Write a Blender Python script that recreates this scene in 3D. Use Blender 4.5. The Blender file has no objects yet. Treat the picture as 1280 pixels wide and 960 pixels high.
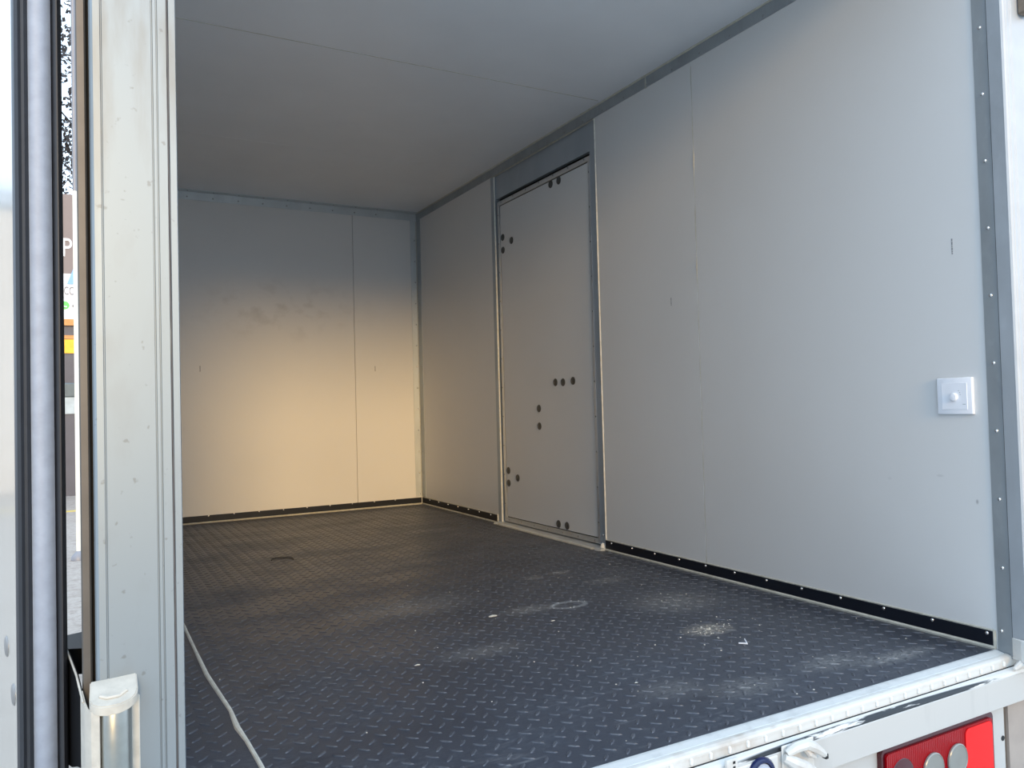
import bpy, bmesh, math, random
from mathutils import Vector, Matrix

random.seed(7)
S = bpy.context.scene
COL = S.collection
PI = math.pi

# ------------------------------------------------------------------ camera
cam_d = bpy.data.cameras.new('camera')
cam_d.sensor_fit = 'HORIZONTAL'
cam_d.sensor_width = 36.0
cam_d.lens = 987.03 / 1280.0 * 36.0
cam_d.clip_start = 0.02
cam = bpy.data.objects.new('camera', cam_d)
COL.objects.link(cam)
right = Vector((0.87690143, -0.47996678, -0.02599555))
up = Vector((0.00977476, -0.03626441, 0.99929442))
fwd = Vector((0.48057084, 0.87653681, 0.02710875))
cam.matrix_world = Matrix(((right.x, up.x, -fwd.x, -1.76579), (right.y, up.y, -fwd.y, -1.03232),
                           (right.z, up.z, -fwd.z, 0.56545), (0, 0, 0, 1)))
S.camera = cam

# ------------------------------------------------------------------ sky, sun, exposure
world = bpy.data.worlds.new('sky')
S.world = world
world.use_nodes = True
wn, wl = world.node_tree.nodes, world.node_tree.links
wn.clear()
w_out = wn.new('ShaderNodeOutputWorld')
w_bg = wn.new('ShaderNodeBackground')
w_tc = wn.new('ShaderNodeTexCoord')
w_sep = wn.new('ShaderNodeSeparateXYZ')
w_ramp = wn.new('ShaderNodeValToRGB')
w_ramp.color_ramp.elements[0].position = 0.0
w_ramp.color_ramp.elements[0].color = (0.54, 0.65, 0.79, 1)
w_ramp.color_ramp.elements[1].position = 0.7
w_ramp.color_ramp.elements[1].color = (0.60, 0.80, 1.03, 1)
wl.new(w_tc.outputs['Generated'], w_sep.inputs[0])
wl.new(w_sep.outputs['Z'], w_ramp.inputs[0])
wl.new(w_ramp.outputs[0], w_bg.inputs['Color'])
w_bg.inputs['Strength'].default_value = 2.7
wl.new(w_bg.outputs[0], w_out.inputs['Surface'])

SUN_ELEV, SUN_AZ = math.radians(13.0), math.radians(8.2)     # low hazy sun behind the camera, a little to its left
sun_d = bpy.data.lights.new('sun', 'SUN')
sun_d.energy = 2.4
sun_d.color = (1.0, 0.66, 0.28)
sun_d.angle = math.radians(14.0)
sun = bpy.data.objects.new('sun', sun_d)
COL.objects.link(sun)
sun_dir = Vector((math.sin(SUN_AZ) * math.cos(SUN_ELEV), math.cos(SUN_AZ) * math.cos(SUN_ELEV), -math.sin(SUN_ELEV)))
sun.rotation_euler = sun_dir.to_track_quat('-Z', 'Y').to_euler()
sun.location = (-3, -12, 6)

S.view_settings.view_transform = 'Standard'
S.view_settings.look = 'None'
S.view_settings.gamma = 1.0
S.view_settings.use_curve_mapping = False
S.view_settings.exposure = 0.0
S.cycles.max_bounces = 10
S.cycles.diffuse_bounces = 6
S.cycles.use_denoising = True

# ------------------------------------------------------------------ material helpers
def lin(r, g, b):
    f = lambda c: (c / 255 / 12.92) if c <= 10 else ((c / 255 + 0.055) / 1.055) ** 2.4
    return (f(r), f(g), f(b), 1.0)

class Mat:
    """A Principled material with small helpers for procedural wear."""
    def __init__(s, name, col, rough=0.5, metal=0.0, spec=0.5):
        s.m = bpy.data.materials.new(name)
        s.m.use_nodes = True
        s.n, s.l = s.m.node_tree.nodes, s.m.node_tree.links
        s.b = s.n['Principled BSDF']
        s.tc = s.n.new('ShaderNodeTexCoord')
        s.b.inputs['Base Color'].default_value = col
        s.b.inputs['Roughness'].default_value = rough
        s.b.inputs['Metallic'].default_value = metal
        s.b.inputs['Specular IOR Level'].default_value = spec
        s.colour = None
        s.base = col
    def coords(s, scale=(1, 1, 1), loc=(0, 0, 0)):
        mp = s.n.new('ShaderNodeMapping')
        mp.inputs['Scale'].default_value = scale
        mp.inputs['Location'].default_value = loc
        s.l.new(s.tc.outputs['Object'], mp.inputs['Vector'])
        return mp.outputs[0]
    def noise(s, scale=5, detail=4, stretch=(1, 1, 1), lo=0.4, hi=0.6, rough=0.55):
        t = s.n.new('ShaderNodeTexNoise')
        t.inputs['Scale'].default_value = scale
        t.inputs['Detail'].default_value = detail
        t.inputs['Roughness'].default_value = rough
        s.l.new(s.coords(stretch), t.inputs['Vector'])
        r = s.n.new('ShaderNodeMapRange')
        r.inputs['From Min'].default_value = lo
        r.inputs['From Max'].default_value = hi
        s.l.new(t.outputs['Fac'], r.inputs['Value'])
        return r.outputs[0]
    def math(s, op, a, b):
        m = s.n.new('ShaderNodeMath')
        m.operation = op
        for i, v in enumerate((a, b)):
            if isinstance(v, (int, float)): m.inputs[i].default_value = v
            else: s.l.new(v, m.inputs[i])
        return m.outputs[0]
    def blob(s, centre, size, soft=1.0):
        """1 in the middle of an ellipsoid in object space, 0 outside."""
        v = s.n.new('ShaderNodeVectorMath'); v.operation = 'SUBTRACT'
        s.l.new(s.tc.outputs['Object'], v.inputs[0]); v.inputs[1].default_value = centre
        d = s.n.new('ShaderNodeVectorMath'); d.operation = 'DIVIDE'
        s.l.new(v.outputs[0], d.inputs[0]); d.inputs[1].default_value = size
        ln = s.n.new('ShaderNodeVectorMath'); ln.operation = 'LENGTH'
        s.l.new(d.outputs[0], ln.inputs[0])
        r = s.n.new('ShaderNodeMapRange')
        r.inputs['From Min'].default_value = 1.0
        r.inputs['From Max'].default_value = 1.0 - soft
        s.l.new(ln.outputs['Value'], r.inputs['Value'])
        return r.outputs[0]
    def mix(s, fac, col):
        x = s.n.new('ShaderNodeMix'); x.data_type = 'RGBA'
        if isinstance(fac, (int, float)): x.inputs['Factor'].default_value = fac
        else: s.l.new(fac, x.inputs['Factor'])
        if s.colour is None: x.inputs[6].default_value = s.base
        else: s.l.new(s.colour, x.inputs[6])
        x.inputs[7].default_value = col
        s.colour = x.outputs[2]
        s.l.new(s.colour, s.b.inputs['Base Color'])
        return s
    def rough_from(s, fac, a, b):
        r = s.n.new('ShaderNodeMapRange')
        r.inputs['To Min'].default_value = a; r.inputs['To Max'].default_value = b
        s.l.new(fac, r.inputs['Value'])
        s.l.new(r.outputs[0], s.b.inputs['Roughness'])
        return s
    def bump(s, fac, strength=0.2, dist=0.002):
        b = s.n.new('ShaderNodeBump')
        b.inputs['Strength'].default_value = strength
        b.inputs['Distance'].default_value = dist
        s.l.new(fac, b.inputs['Height'])
        s.l.new(b.outputs[0], s.b.inputs['Normal'])
        return s

def simple(name, col, rough=0.5, metal=0.0, var=0.06, scale=20, spec=0.5):
    m = Mat(name, col, rough, metal, spec)
    d = tuple(max(0, c * (1 - 3 * var)) for c in col[:3]) + (1,)
    m.mix(m.math('MULTIPLY', m.noise(scale, 4, lo=0.35, hi=0.7), 0.6), d)
    return m.m

M = {}
m = Mat('white wall sheet', (0.645, 0.64, 0.63, 1), 0.42, 0, 0.5)
m.mix(m.math('MULTIPLY', m.noise(2.2, 5, lo=0.45, hi=0.75), 0.10), (0.45, 0.43, 0.40, 1))
m.bump(m.noise(1.6, 2, lo=0.3, hi=0.7), 0.05, 0.004)
M['sheet'] = m.m
m = Mat('white wall sheet right', (0.645, 0.64, 0.63, 1), 0.42, 0, 0.5)
m.mix(m.math('MULTIPLY', m.noise(2.2, 5, lo=0.45, hi=0.75), 0.10), (0.45, 0.43, 0.40, 1))
for c, sz, k in (((0, 0.030, 0.322), (0.05, 0.004, 0.007), 0.6), ((0, 0.115, 0.375), (0.05, 0.012, 0.004), 0.2),
                 ((0, 0.247, 0.36), (0.05, 0.008, 0.005), 0.12)):
    m.mix(m.math('MULTIPLY', m.blob(c, sz, 0.7), k), (0.2, 0.19, 0.19, 1))
m.bump(m.noise(1.6, 2, lo=0.3, hi=0.7), 0.05, 0.004)
M['sheet_r'] = m.m
m = Mat('white wall sheet back', (0.66, 0.65, 0.635, 1), 0.42, 0, 0.5)
m.mix(m.math('MULTIPLY', m.noise(2.2, 5, lo=0.45, hi=0.75), 0.10), (0.45, 0.43, 0.40, 1))
smear = m.noise(9, 6, (1, 1, 1.3), 0.5, 0.68)
m.mix(m.math('MULTIPLY', m.math('MULTIPLY', smear, m.blob((-0.80, 3.32, 1.12), (0.62, 0.3, 0.20), 0.9)), 0.28), (0.22, 0.18, 0.14, 1))
m.bump(m.noise(1.6, 2, lo=0.3, hi=0.7), 0.05, 0.004)
M['sheet_b'] = m.m
M['ceiling'] = simple('white ceiling sheet', (0.75, 0.77, 0.80, 1), 0.36, 0, 0.03, 3)

def galv(name, col, rough, metal, spangle=0.35):
    m = Mat(name, col, rough, metal)
    m.mix(m.math('MULTIPLY', m.noise(9, 5, (1, 1, 0.45), 0.42, 0.66), spangle), tuple(c * 0.62 for c in col[:3]) + (1,))
    m.mix(m.math('MULTIPLY', m.noise(30, 3, (1, 1, 0.6), 0.55, 0.75), spangle * 0.6), tuple(min(1, c * 1.35) for c in col[:3]) + (1,))
    m.rough_from(m.noise(14, 4, (1, 1, 0.5), 0.3, 0.7), rough - 0.08, rough + 0.12)
    return m.m
M['galv'] = galv('dull galvanised steel', (0.36, 0.385, 0.40, 1), 0.45, 0.55)
M['galv_dark'] = galv('grey primed steel', (0.37, 0.41, 0.45, 1), 0.45, 0.3, 0.15)
M['galv_light'] = galv('light galvanised steel', (0.55, 0.58, 0.59, 1), 0.42, 0.5, 0.3)
m = Mat('streaked galvanised post', (0.245, 0.285, 0.315, 1), 0.5, 0.6)
streak = m.noise(6, 6, (3.0, 3.0, 0.55), 0.47, 0.66)
m.mix(m.math('MULTIPLY', m.math('MULTIPLY', streak, m.blob((-1.715, -0.07, 1.15), (0.2, 0.2, 0.55), 0.8)), 0.85), (0.175, 0.168, 0.150, 1))
m.mix(m.math('MULTIPLY', m.noise(22, 5, (1, 1, 0.5), 0.55, 0.75), 0.35), (0.21, 0.225, 0.235, 1))
m.mix(m.math('MULTIPLY', m.noise(90, 2, (1, 1, 1), 0.68, 0.74), 0.6), (0.15, 0.155, 0.16, 1))
M['post'] = m.m
M['channel'] = simple('dull brown grey channel', (0.125, 0.115, 0.105, 1), 0.5, 0.5, 0.1, 20)
M['rear_face'] = simple('sunlit galvanised face', (0.46, 0.48, 0.50, 1), 0.5, 0.25, 0.04, 20)  # post steel lightened so the colour carries the sun on this face
M['jamb'] = galv('blue grey galvanised jamb', (0.46, 0.49, 0.52, 1), 0.45, 0.55, 0.25)
M['beige'] = simple('shaded beige panel', (0.40, 0.33, 0.28, 1), 0.6, 0, 0.1, 12)  # darker beige carries the shade on the panel right of the groove
M['alu'] = simple('satin aluminium', (0.62, 0.63, 0.64, 1), 0.38, 0.7, 0.05, 25)
M['alu_blue'] = simple('dewy blue grey door edge', (0.30, 0.345, 0.43, 1), 0.55, 0.15, 0.08, 60)
M['rivet'] = simple('bright rivet', (0.75, 0.75, 0.75, 1), 0.22, 0.9, 0.02, 40)
M['rivet_dull'] = simple('dull rivet', (0.30, 0.30, 0.30, 1), 0.4, 0.6, 0.02, 40)
M['skirt'] = simple('navy black skirting strip', (0.006, 0.008, 0.014, 1), 0.42, 0, 0.02, 30, 0.35)
M['caulk'] = simple('grey beige sealant', (0.52, 0.50, 0.43, 1), 0.75, 0, 0.12, 60)
M['caulk_white'] = simple('dusty white sealant', (0.74, 0.71, 0.63, 1), 0.8, 0, 0.12, 50)
M['groove'] = simple('dark gap', (0.012, 0.012, 0.013, 1), 0.7, 0, 0.02)
M['bolt_cap'] = simple('grey bolt head', (0.085, 0.085, 0.08, 1), 0.4, 0.5, 0.05, 40)
M['rubber'] = simple('black rubber seal', (0.018, 0.021, 0.028, 1), 0.45, 0, 0.1, 60)
M['web'] = simple('black hinge arm shade', (0.004, 0.004, 0.005, 1), 0.8, 0, 0.02, 40, 0.1)  # near black stands for the shade between door and box
M['black'] = simple('matt black plastic', (0.01, 0.011, 0.013, 1), 0.5, 0, 0.05, 40)
M['plastic'] = simple('white switch plastic', (0.82, 0.83, 0.87, 1), 0.28, 0, 0.01, 30)
M['stamp'] = simple('faint grey stamp', (0.26, 0.26, 0.27, 1), 0.6, 0, 0.1, 200)
M['barrel'] = simple('bare hinge steel', (0.40, 0.41, 0.385, 1), 0.3, 0.85, 0.1, 40)
M['hinge_paint'] = simple('yellowed zinc paint', (0.56, 0.52, 0.45, 1), 0.45, 0.1, 0.12, 50)
M['print'] = simple('grey print', (0.10, 0.10, 0.11, 1), 0.6, 0, 0.05, 90)
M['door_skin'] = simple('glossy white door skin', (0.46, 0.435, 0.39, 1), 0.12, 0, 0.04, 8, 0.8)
m = Mat('white painted steel', (0.66, 0.645, 0.61, 1), 0.42)
m.mix(m.math('MULTIPLY', m.noise(14, 5, (1, 1, 1), 0.5, 0.72), 0.75), (0.47, 0.40, 0.335, 1))
m.mix(m.math('MULTIPLY', m.noise(30, 5, (0.5, 1, 1), 0.62, 0.72), 0.35), (0.30, 0.22, 0.16, 1))
M['white'] = m.m
m = Mat('grey white rear beam paint', (0.52, 0.50, 0.47, 1), 0.42)
m.mix(m.math('MULTIPLY', m.noise(26, 4, (1, 1, 0.12), 0.56, 0.72), 0.35), (0.40, 0.39, 0.37, 1))
M['beam'] = m.m
M['rib'] = simple('clean white rib', (0.78, 0.77, 0.74, 1), 0.4, 0, 0.03, 30)
m = Mat('scraped white sill nose', (0.68, 0.67, 0.645, 1), 0.35)
sc = m.noise(16, 6, (0.5, 2.5, 5), 0.40, 0.45)
band = m.blob((-0.46, -0.0505, -0.0315), (0.40, 0.014, 0.0075), 0.15)
m.mix(m.math('MULTIPLY', sc, band), (0.015, 0.017, 0.02, 1))
M['nose'] = m.m
m = Mat('pitted galvanised sill', (0.60, 0.61, 0.60, 1), 0.5, 0.0)
m.mix(m.math('MULTIPLY', m.noise(45, 5, (0.6, 1, 1), 0.5, 0.7), 0.45), (0.40, 0.41, 0.41, 1))
m.mix(m.math('MULTIPLY', m.noise(25, 5, (1, 1, 1), 0.6, 0.75), 0.4), (0.42, 0.38, 0.31, 1))
M['sill'] = m.m

# dusty black rubber floor: mat and tread bars carry the same dust, in the same places
def floor_rubber(name, base, rough, wear):
    m = Mat(name, base, rough, 0, 0.5)
    if wear: m.mix(m.math('MULTIPLY', m.noise(40, 5, (1, 1, 1), 0.45, 0.7), wear), (0.13, 0.135, 0.15, 1))
    dust = m.noise(3.2, 8, (1, 1.7, 1), 0.44, 0.74, 0.62)
    fine = m.noise(60, 6, (0.8, 1.7, 1), 0.46, 0.70, 0.7)
    m.mix(m.math('MULTIPLY', m.math('MULTIPLY', dust, fine), 0.75), (0.17, 0.18, 0.20, 1))
    m.mix(m.math('MULTIPLY', m.noise(1.1, 3, (1, 1, 1), 0.40, 0.66), 0.22), (0.105, 0.12, 0.15, 1))
    m.mix(m.math('MULTIPLY', m.noise(150, 3, (1, 1, 1), 0.66, 0.72), 0.35), (0.24, 0.24, 0.24, 1))
    m.mix(m.math('MULTIPLY', m.noise(24, 7, (0.3, 2.4, 1), 0.57, 0.70, 0.7), m.math('MULTIPLY', m.noise(2.2, 4, (1, 1, 1), 0.42, 0.62), 0.6)), (0.22, 0.225, 0.24, 1))
    m.mix(m.math('MULTIPLY', m.noise(5, 6, (0.6, 2.6, 1), 0.62, 0.70, 0.6), 0.5), (0.012, 0.013, 0.018, 1))
    for c, sz, k in (((-0.411, 0.466, 0), (0.085, 0.055, 0.05), 1.0), ((-0.30, 0.72, 0), (0.17, 0.13, 0.05), 0.6),
                     ((-0.68, 0.88, 0), (0.11, 0.05, 0.05), 0.75), ((-0.36, 1.237, 0), (0.05, 0.03, 0.05), 0.9),
                     ((-0.47, 1.22, 0), (0.05, 0.03, 0.05), 0.9), ((-0.22, 0.09, 0), (0.15, 0.035, 0.05), 0.8),
                     ((-0.36, 0.14, 0), (0.13, 0.05, 0.05), 0.6), ((-0.62, 0.13, 0), (0.12, 0.06, 0.05), 0.5), ((-0.95, 0.62, 0), (0.14, 0.06, 0.05), 0.5),
                     ((-0.95, 1.1, 0), (0.26, 0.14, 0.05), 0.45), ((-0.30, 1.05, 0), (0.10, 0.05, 0.05), 0.55), ((-0.75, 0.20, 0), (0.10, 0.06, 0.05), 0.4)):
        f = m.math('MULTIPLY', m.blob(c, sz, 1.0), m.noise(90, 6, (0.8, 1.6, 1), 0.40, 0.60, 0.75))
        m.mix(m.math('MULTIPLY', f, k), (0.55, 0.49, 0.40, 1) if k > 0.95 else (0.36, 0.355, 0.34, 1))
    # pale chalky oval print left by a wet pot
    ring = m.math('SUBTRACT', m.blob((-0.563, 0.863, 0), (0.062, 0.040, 0.05), 0.1), m.blob((-0.563, 0.863, 0), (0.050, 0.024, 0.05), 0.2))
    m.mix(m.math('MULTIPLY', ring, 0.6), (0.36, 0.38, 0.40, 1))
    m.rough_from(dust, rough - 0.06, rough + 0.18)
    m.bump(m.noise(220, 3, (1, 1, 1), 0.3, 0.7), 0.12, 0.001)
    return m.m
M['mat'] = floor_rubber('dusty black floor mat', (0.037, 0.043, 0.058, 1), 0.42, 0)
M['tread'] = floor_rubber('scuffed tread rubber', (0.052, 0.058, 0.075, 1), 0.36, 0.55)
m = Mat('red lamp lens', (0.30, 0.0008, 0.004, 1), 0.2, 0, 0.15)
w = m.n.new('ShaderNodeTexWave'); w.inputs['Scale'].default_value = 55; w.bands_direction = 'X'
m.l.new(m.coords(), w.inputs['Vector'])
m.bump(w.outputs['Fac'], 0.35, 0.002)
M['red'] = m.m
M['red_bright'] = simple('lit red lens patch', (0.88, 0.006, 0.005, 1), 0.2, 0, 0.05, 60, 0.2)  # brighter copy of the lens red for its lit end
M['red_dark'] = simple('dark red bezel', (0.065, 0.002, 0.006, 1), 0.2, 0, 0.05, 40, 0.6)
M['lens'] = simple('clear lamp bowl', (0.30, 0.29, 0.26, 1), 0.3, 0.4, 0.05, 30)
M['navy'] = simple('navy blue plastic', (0.008, 0.014, 0.07, 1), 0.2, 0, 0.05, 30)
M['pale'] = simple('pale grey plastic', (0.45, 0.48, 0.55, 1), 0.3, 0, 0.05, 30)
M['rust'] = simple('rusty steel', (0.20, 0.16, 0.125, 1), 0.6, 0.2, 0.2, 60)
m = Mat('gravelly pale ground', (0.37, 0.31, 0.262, 1), 0.8)
m.mix(m.math('MULTIPLY', m.noise(3, 8, (1, 1, 1), 0.45, 0.7, 0.7), 0.6), (0.24, 0.19, 0.15, 1))
m.mix(m.math('MULTIPLY', m.noise(14, 6, (1, 1, 1), 0.5, 0.64, 0.7), 0.5), (0.16, 0.11, 0.085, 1))
m.mix(m.math('MULTIPLY', m.noise(40, 5, (1, 1, 1), 0.5, 0.7, 0.7), 0.5), (0.16, 0.13, 0.12, 1))
M['ground'] = m.m
M['concrete'] = simple('pale concrete', (0.61, 0.575, 0.53, 1), 0.8, 0, 0.06, 4)
M['yellow_line'] = simple('worn yellow road paint', (0.62, 0.45, 0.12, 1), 0.7, 0, 0.1, 8)
M['sign_brown'] = simple('grey brown sign face', (0.20, 0.165, 0.165, 1), 0.5, 0, 0.04, 5)
M['sign_white'] = simple('white sign face', (0.82, 0.83, 0.86, 1), 0.5, 0, 0.02, 5)
M['sign_blue'] = simple('light blue sign print', (0.22, 0.42, 0.78, 1), 0.5, 0, 0.02, 5)
M['sign_green'] = simple('green sign print', (0.12, 0.55, 0.12, 1), 0.5, 0, 0.02, 5)
M['sign_grey'] = simple('grey sign print', (0.20, 0.20, 0.22, 1), 0.5, 0, 0.02, 5)
M['orange'] = simple('orange trim', (0.60, 0.27, 0.08, 1), 0.5, 0, 0.1, 9)
M['amber'] = simple('amber notice', (0.90, 0.50, 0.03, 1), 0.5, 0, 0.1, 9)
M['shutter'] = simple('dark grey shutter', (0.085, 0.085, 0.105, 1), 0.5, 0, 0.1, 3)
M['bin_grey'] = simple('grey green bin plastic', (0.10, 0.13, 0.14, 1), 0.5, 0, 0.1, 9)
M['bin_band'] = simple('pale bin band', (0.42, 0.48, 0.50, 1), 0.5, 0, 0.1, 9)
M['cream'] = simple('cream painted pole', (0.78, 0.74, 0.62, 1), 0.5, 0, 0.05, 9)
M['pole_grey'] = simple('grey steel pole', (0.25, 0.25, 0.27, 1), 0.5, 0.3, 0.05, 9)
M['bark'] = simple('dark bark', (0.05, 0.04, 0.04, 1), 0.9, 0, 0.2, 9)
M['leaf'] = simple('dull autumn leaves', (0.045, 0.036, 0.032, 1), 0.7, 0, 0.25, 3)
M['render'] = simple('pale rendered wall', (0.55, 0.52, 0.48, 1), 0.85, 0, 0.08, 2)

# ------------------------------------------------------------------ mesh helpers
class MB:
    def __init__(s): s.bm = bmesh.new()
    def box(s, x0, x1, y0, y1, z0, z1, bev=0.0, seg=1):
        b = bmesh.new()
        bmesh.ops.create_cube(b, size=1.0)
        for v in b.verts:
            v.co = Vector(((x0 + x1) / 2 + v.co.x * (x1 - x0), (y0 + y1) / 2 + v.co.y * (y1 - y0), (z0 + z1) / 2 + v.co.z * (z1 - z0)))
        if bev:
            bmesh.ops.bevel(b, geom=list(b.edges), offset=bev, segments=seg, affect='EDGES', profile=0.5)
        s.join(b)
        return s
    def join(s, b):
        me = bpy.data.meshes.new('tmp'); b.to_mesh(me); b.free()
        s.bm.from_mesh(me); bpy.data.meshes.remove(me)
    def prism(s, prof, axis, a0, a1):
        """Closed profile swept along an axis. prof: pairs in the two other axes, in x,y,z order."""
        def P(p, a):
            if axis == 'z': return Vector((p[0], p[1], a))
            if axis == 'x': return Vector((a, p[0], p[1]))
            return Vector((p[0], a, p[1]))
        A = [s.bm.verts.new(P(p, a0)) for p in prof]
        B = [s.bm.verts.new(P(p, a1)) for p in prof]
        n = len(prof)
        for i in range(n):
            s.bm.faces.new((A[i], A[(i + 1) % n], B[(i + 1) % n], B[i]))
        s.bm.faces.new(A); s.bm.faces.new(B)
        bmesh.ops.recalc_face_normals(s.bm, faces=list(s.bm.faces))
        return s
    def tube(s, pts, r, n=8):
        pts = [Vector(p) for p in pts]
        rs = r if isinstance(r, (list, tuple)) else [r] * len(pts)
        rings = []
        for i, p in enumerate(pts):
            t = (pts[min(i + 1, len(pts) - 1)] - pts[max(i - 1, 0)]).normalized()
            a = t.orthogonal().normalized() if i == 0 else (rings_a - t * rings_a.dot(t)).normalized()
            rings_a = a
            b = t.cross(a)
            rings.append([s.bm.verts.new(p + (a * math.cos(2 * PI * k / n) + b * math.sin(2 * PI * k / n)) * rs[i]) for k in range(n)])
        for i in range(len(rings) - 1):
            for k in range(n):
                s.bm.faces.new((rings[i][k], rings[i][(k + 1) % n], rings[i + 1][(k + 1) % n], rings[i + 1][k]))
        s.bm.faces.new(rings[0]); s.bm.faces.new(rings[-1])
        bmesh.ops.recalc_face_normals(s.bm, faces=list(s.bm.faces))
        return s
    def lathe(s, prof, origin, axis, n=16):
        """prof: (radius, height along axis) from bottom to top."""
        o, ax = Vector(origin), Vector(axis).normalized()
        a = ax.orthogonal().normalized(); b = ax.cross(a)
        rings = []
        for r, h in prof:
            rings.append([s.bm.verts.new(o + ax * h + (a * math.cos(2 * PI * k / n) + b * math.sin(2 * PI * k / n)) * max(r, 1e-5)) for k in range(n)])
        for i in range(len(rings) - 1):
            for k in range(n):
                s.bm.faces.new((rings[i][k], rings[i][(k + 1) % n], rings[i + 1][(k + 1) % n], rings[i + 1][k]))
        s.bm.faces.new(rings[0]); s.bm.faces.new(rings[-1])
        bmesh.ops.recalc_face_normals(s.bm, faces=list(s.bm.faces))
        return s
    def sheet(s, A, B, thick):
        """A solid sheet between two rows of points, given thickness along its normal."""
        n = len(A)
        nor = []
        for i in range(n):
            t = Vector(A[min(i + 1, n - 1)]) - Vector(A[max(i - 1, 0)])
            nor.append(t.cross(Vector(B[i]) - Vector(A[i])).normalized() * thick)
        rows = [[s.bm.verts.new(Vector(p)) for p in A], [s.bm.verts.new(Vector(p)) for p in B],
                [s.bm.verts.new(Vector(p) + q) for p, q in zip(B, nor)], [s.bm.verts.new(Vector(p) + q) for p, q in zip(A, nor)]]
        for j in range(4):
            for i in range(n - 1):
                s.bm.faces.new((rows[j][i], rows[j][i + 1], rows[(j + 1) % 4][i + 1], rows[(j + 1) % 4][i]))
        for i in (0, n - 1): s.bm.faces.new([rows[j][i] for j in range(4)])
        bmesh.ops.recalc_face_normals(s.bm, faces=list(s.bm.faces))
        return s
    def mesh(s, name, mat, smooth=False):
        me = bpy.data.meshes.new(name)
        s.bm.to_mesh(me); s.bm.free()
        me.materials.append(mat)
        if smooth:
            for p in me.polygons: p.use_smooth = True
            me.set_sharp_from_angle(angle=math.radians(40))
        return me

def link(name, me, parent=None, loc=(0, 0, 0)):
    o = bpy.data.objects.new(name, me)
    COL.objects.link(o)
    o.location = loc
    if parent is not None: o.parent = parent
    return o
def part(name, mb, mat, parent=None, smooth=False):
    return link(name, mb.mesh(name, M[mat] if isinstance(mat, str) else mat, smooth), parent)
def empty(name, loc=(0, 0, 0)):
    o = bpy.data.objects.new(name, None)
    COL.objects.link(o); o.location = loc; o.empty_display_size = 0.05
    return o
def tag(o, label, cat, group=None):
    o['label'] = label; o['category'] = cat
    if group: o['group'] = group
    return o
def structure(o, label, cat):
    o['kind'] = 'structure'; o['label'] = label; o['category'] = cat
    return o
def BX(*a, **k): return MB().box(*a, **k)

# rivet heads share their mesh; one turned to each facing
def dome(r, h, axis, mat, n=10):
    return MB().lathe([(r, -0.0005), (r, h * 0.25), (r * 0.8, h * 0.7), (r * 0.42, h * 0.97), (r * 0.05, h)], (0, 0, 0), axis, n).mesh('rivet', M[mat], True)
RIV_W = dome(0.0042, 0.0032, (-1, 0, 0), 'rivet')         # on the right wall, facing into the box
RIV_WD = dome(0.0036, 0.0022, (-1, 0, 0), 'rivet_dull')
RIV_B = dome(0.0042, 0.0032, (0, -1, 0), 'rivet')         # on the back wall, facing the opening
RIV_BD = dome(0.0042, 0.0022, (0, -1, 0), 'rivet_dull')
RIV_CD = dome(0.0042, 0.0022, (0, 0, -1), 'rivet_dull')
def rivets(me, parent, pts):
    for p in pts: link('rivet', me, parent, p)

# ------------------------------------------------------------------ the box body
XL, L, H = -1.665, 3.322, 1.718
GROUND = -0.86

# floor: mat with raised tread bars laid in a two-way pattern
floor = structure(part('floor', BX(XL - 0.08, 0.09, 0.0, L + 0.06, -0.04, 0.0), 'mat'),
                  'dusty black rubber checker tread floor of the cargo box', 'floor')
def tread_mesh():
    P = 0.043
    hl, hw, tl, tw, h = 0.0130, 0.0034, 0.0105, 0.0016, 0.0016
    base = [(-hl, 0), (-hl * 0.55, hw), (hl * 0.55, hw), (hl, 0), (hl * 0.55, -hw), (-hl * 0.55, -hw)]
    top = [(-tl, 0), (-tl * 0.55, tw), (tl * 0.55, tw), (tl, 0), (tl * 0.55, -tw), (-tl * 0.55, -tw)]
    V, F = [], []
    c45 = math.sqrt(0.5)
    for kind, ox, oy, sg in ((0, -1.314, 0.215, -1), (1, -1.2925, 0.2365, 1)):
        i0, i1 = math.ceil((XL + 0.01 - ox) / P), math.floor((-0.012 - ox) / P)
        j0, j1 = math.ceil((0.018 - oy) / P), math.floor((L - 0.02 - oy) / P)
        for i in range(i0, i1 + 1):
            for j in range(j0, j1 + 1):
                x, y = ox + i * P, oy + j * P
                if abs(x + 1.527) < 0.013: continue
                n = len(V)
                for q, z in ((base, -0.0002), (top, h)):
                    for a, b in q:
                        V.append((x + (a - sg * b) * c45, y + (a * sg + b) * c45 if sg == 1 else y + (-a + b * -1) * c45 * 1.0, z) if sg == 1
                                 else (x + (a + b) * c45, y + (-a + b) * c45, z))
                for k in range(6):
                    F.append((n + k, n + (k + 1) % 6, n + 6 + (k + 1) % 6, n + 6 + k))
                F.append(tuple(n + 6 + k for k in range(6)))
    me = bpy.data.meshes.new('tread_bars')
    me.from_pydata(V, [], F); me.update()
    b = bmesh.new(); b.from_mesh(me); bmesh.ops.recalc_face_normals(b, faces=list(b.faces)); b.to_mesh(me); b.free()
    me.materials.append(M['tread'])
    return me
treads = link('tread_bars', tread_mesh(), floor); treads['kind'] = 'stuff'
cpts = [(-1.516, 0.002), (-1.517, 0.12), (-1.517, 0.297), (-1.519, 0.40), (-1.523, 0.466), (-1.520, 0.56), (-1.530, 0.80), (-1.529, 1.0),
        (-1.527, 1.3), (-1.526, 1.8), (-1.525, 2.5), (-1.525, L - 0.01)]
o = part('sealant_seam', MB().tube([(x, y, 0.0) for x, y in cpts], [0.0042, 0.0045, 0.004, 0.0038, 0.0055, 0.004, 0.005, 0.004, 0.004, 0.004, 0.004, 0.004], 8), 'caulk_white', floor, True)
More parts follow.
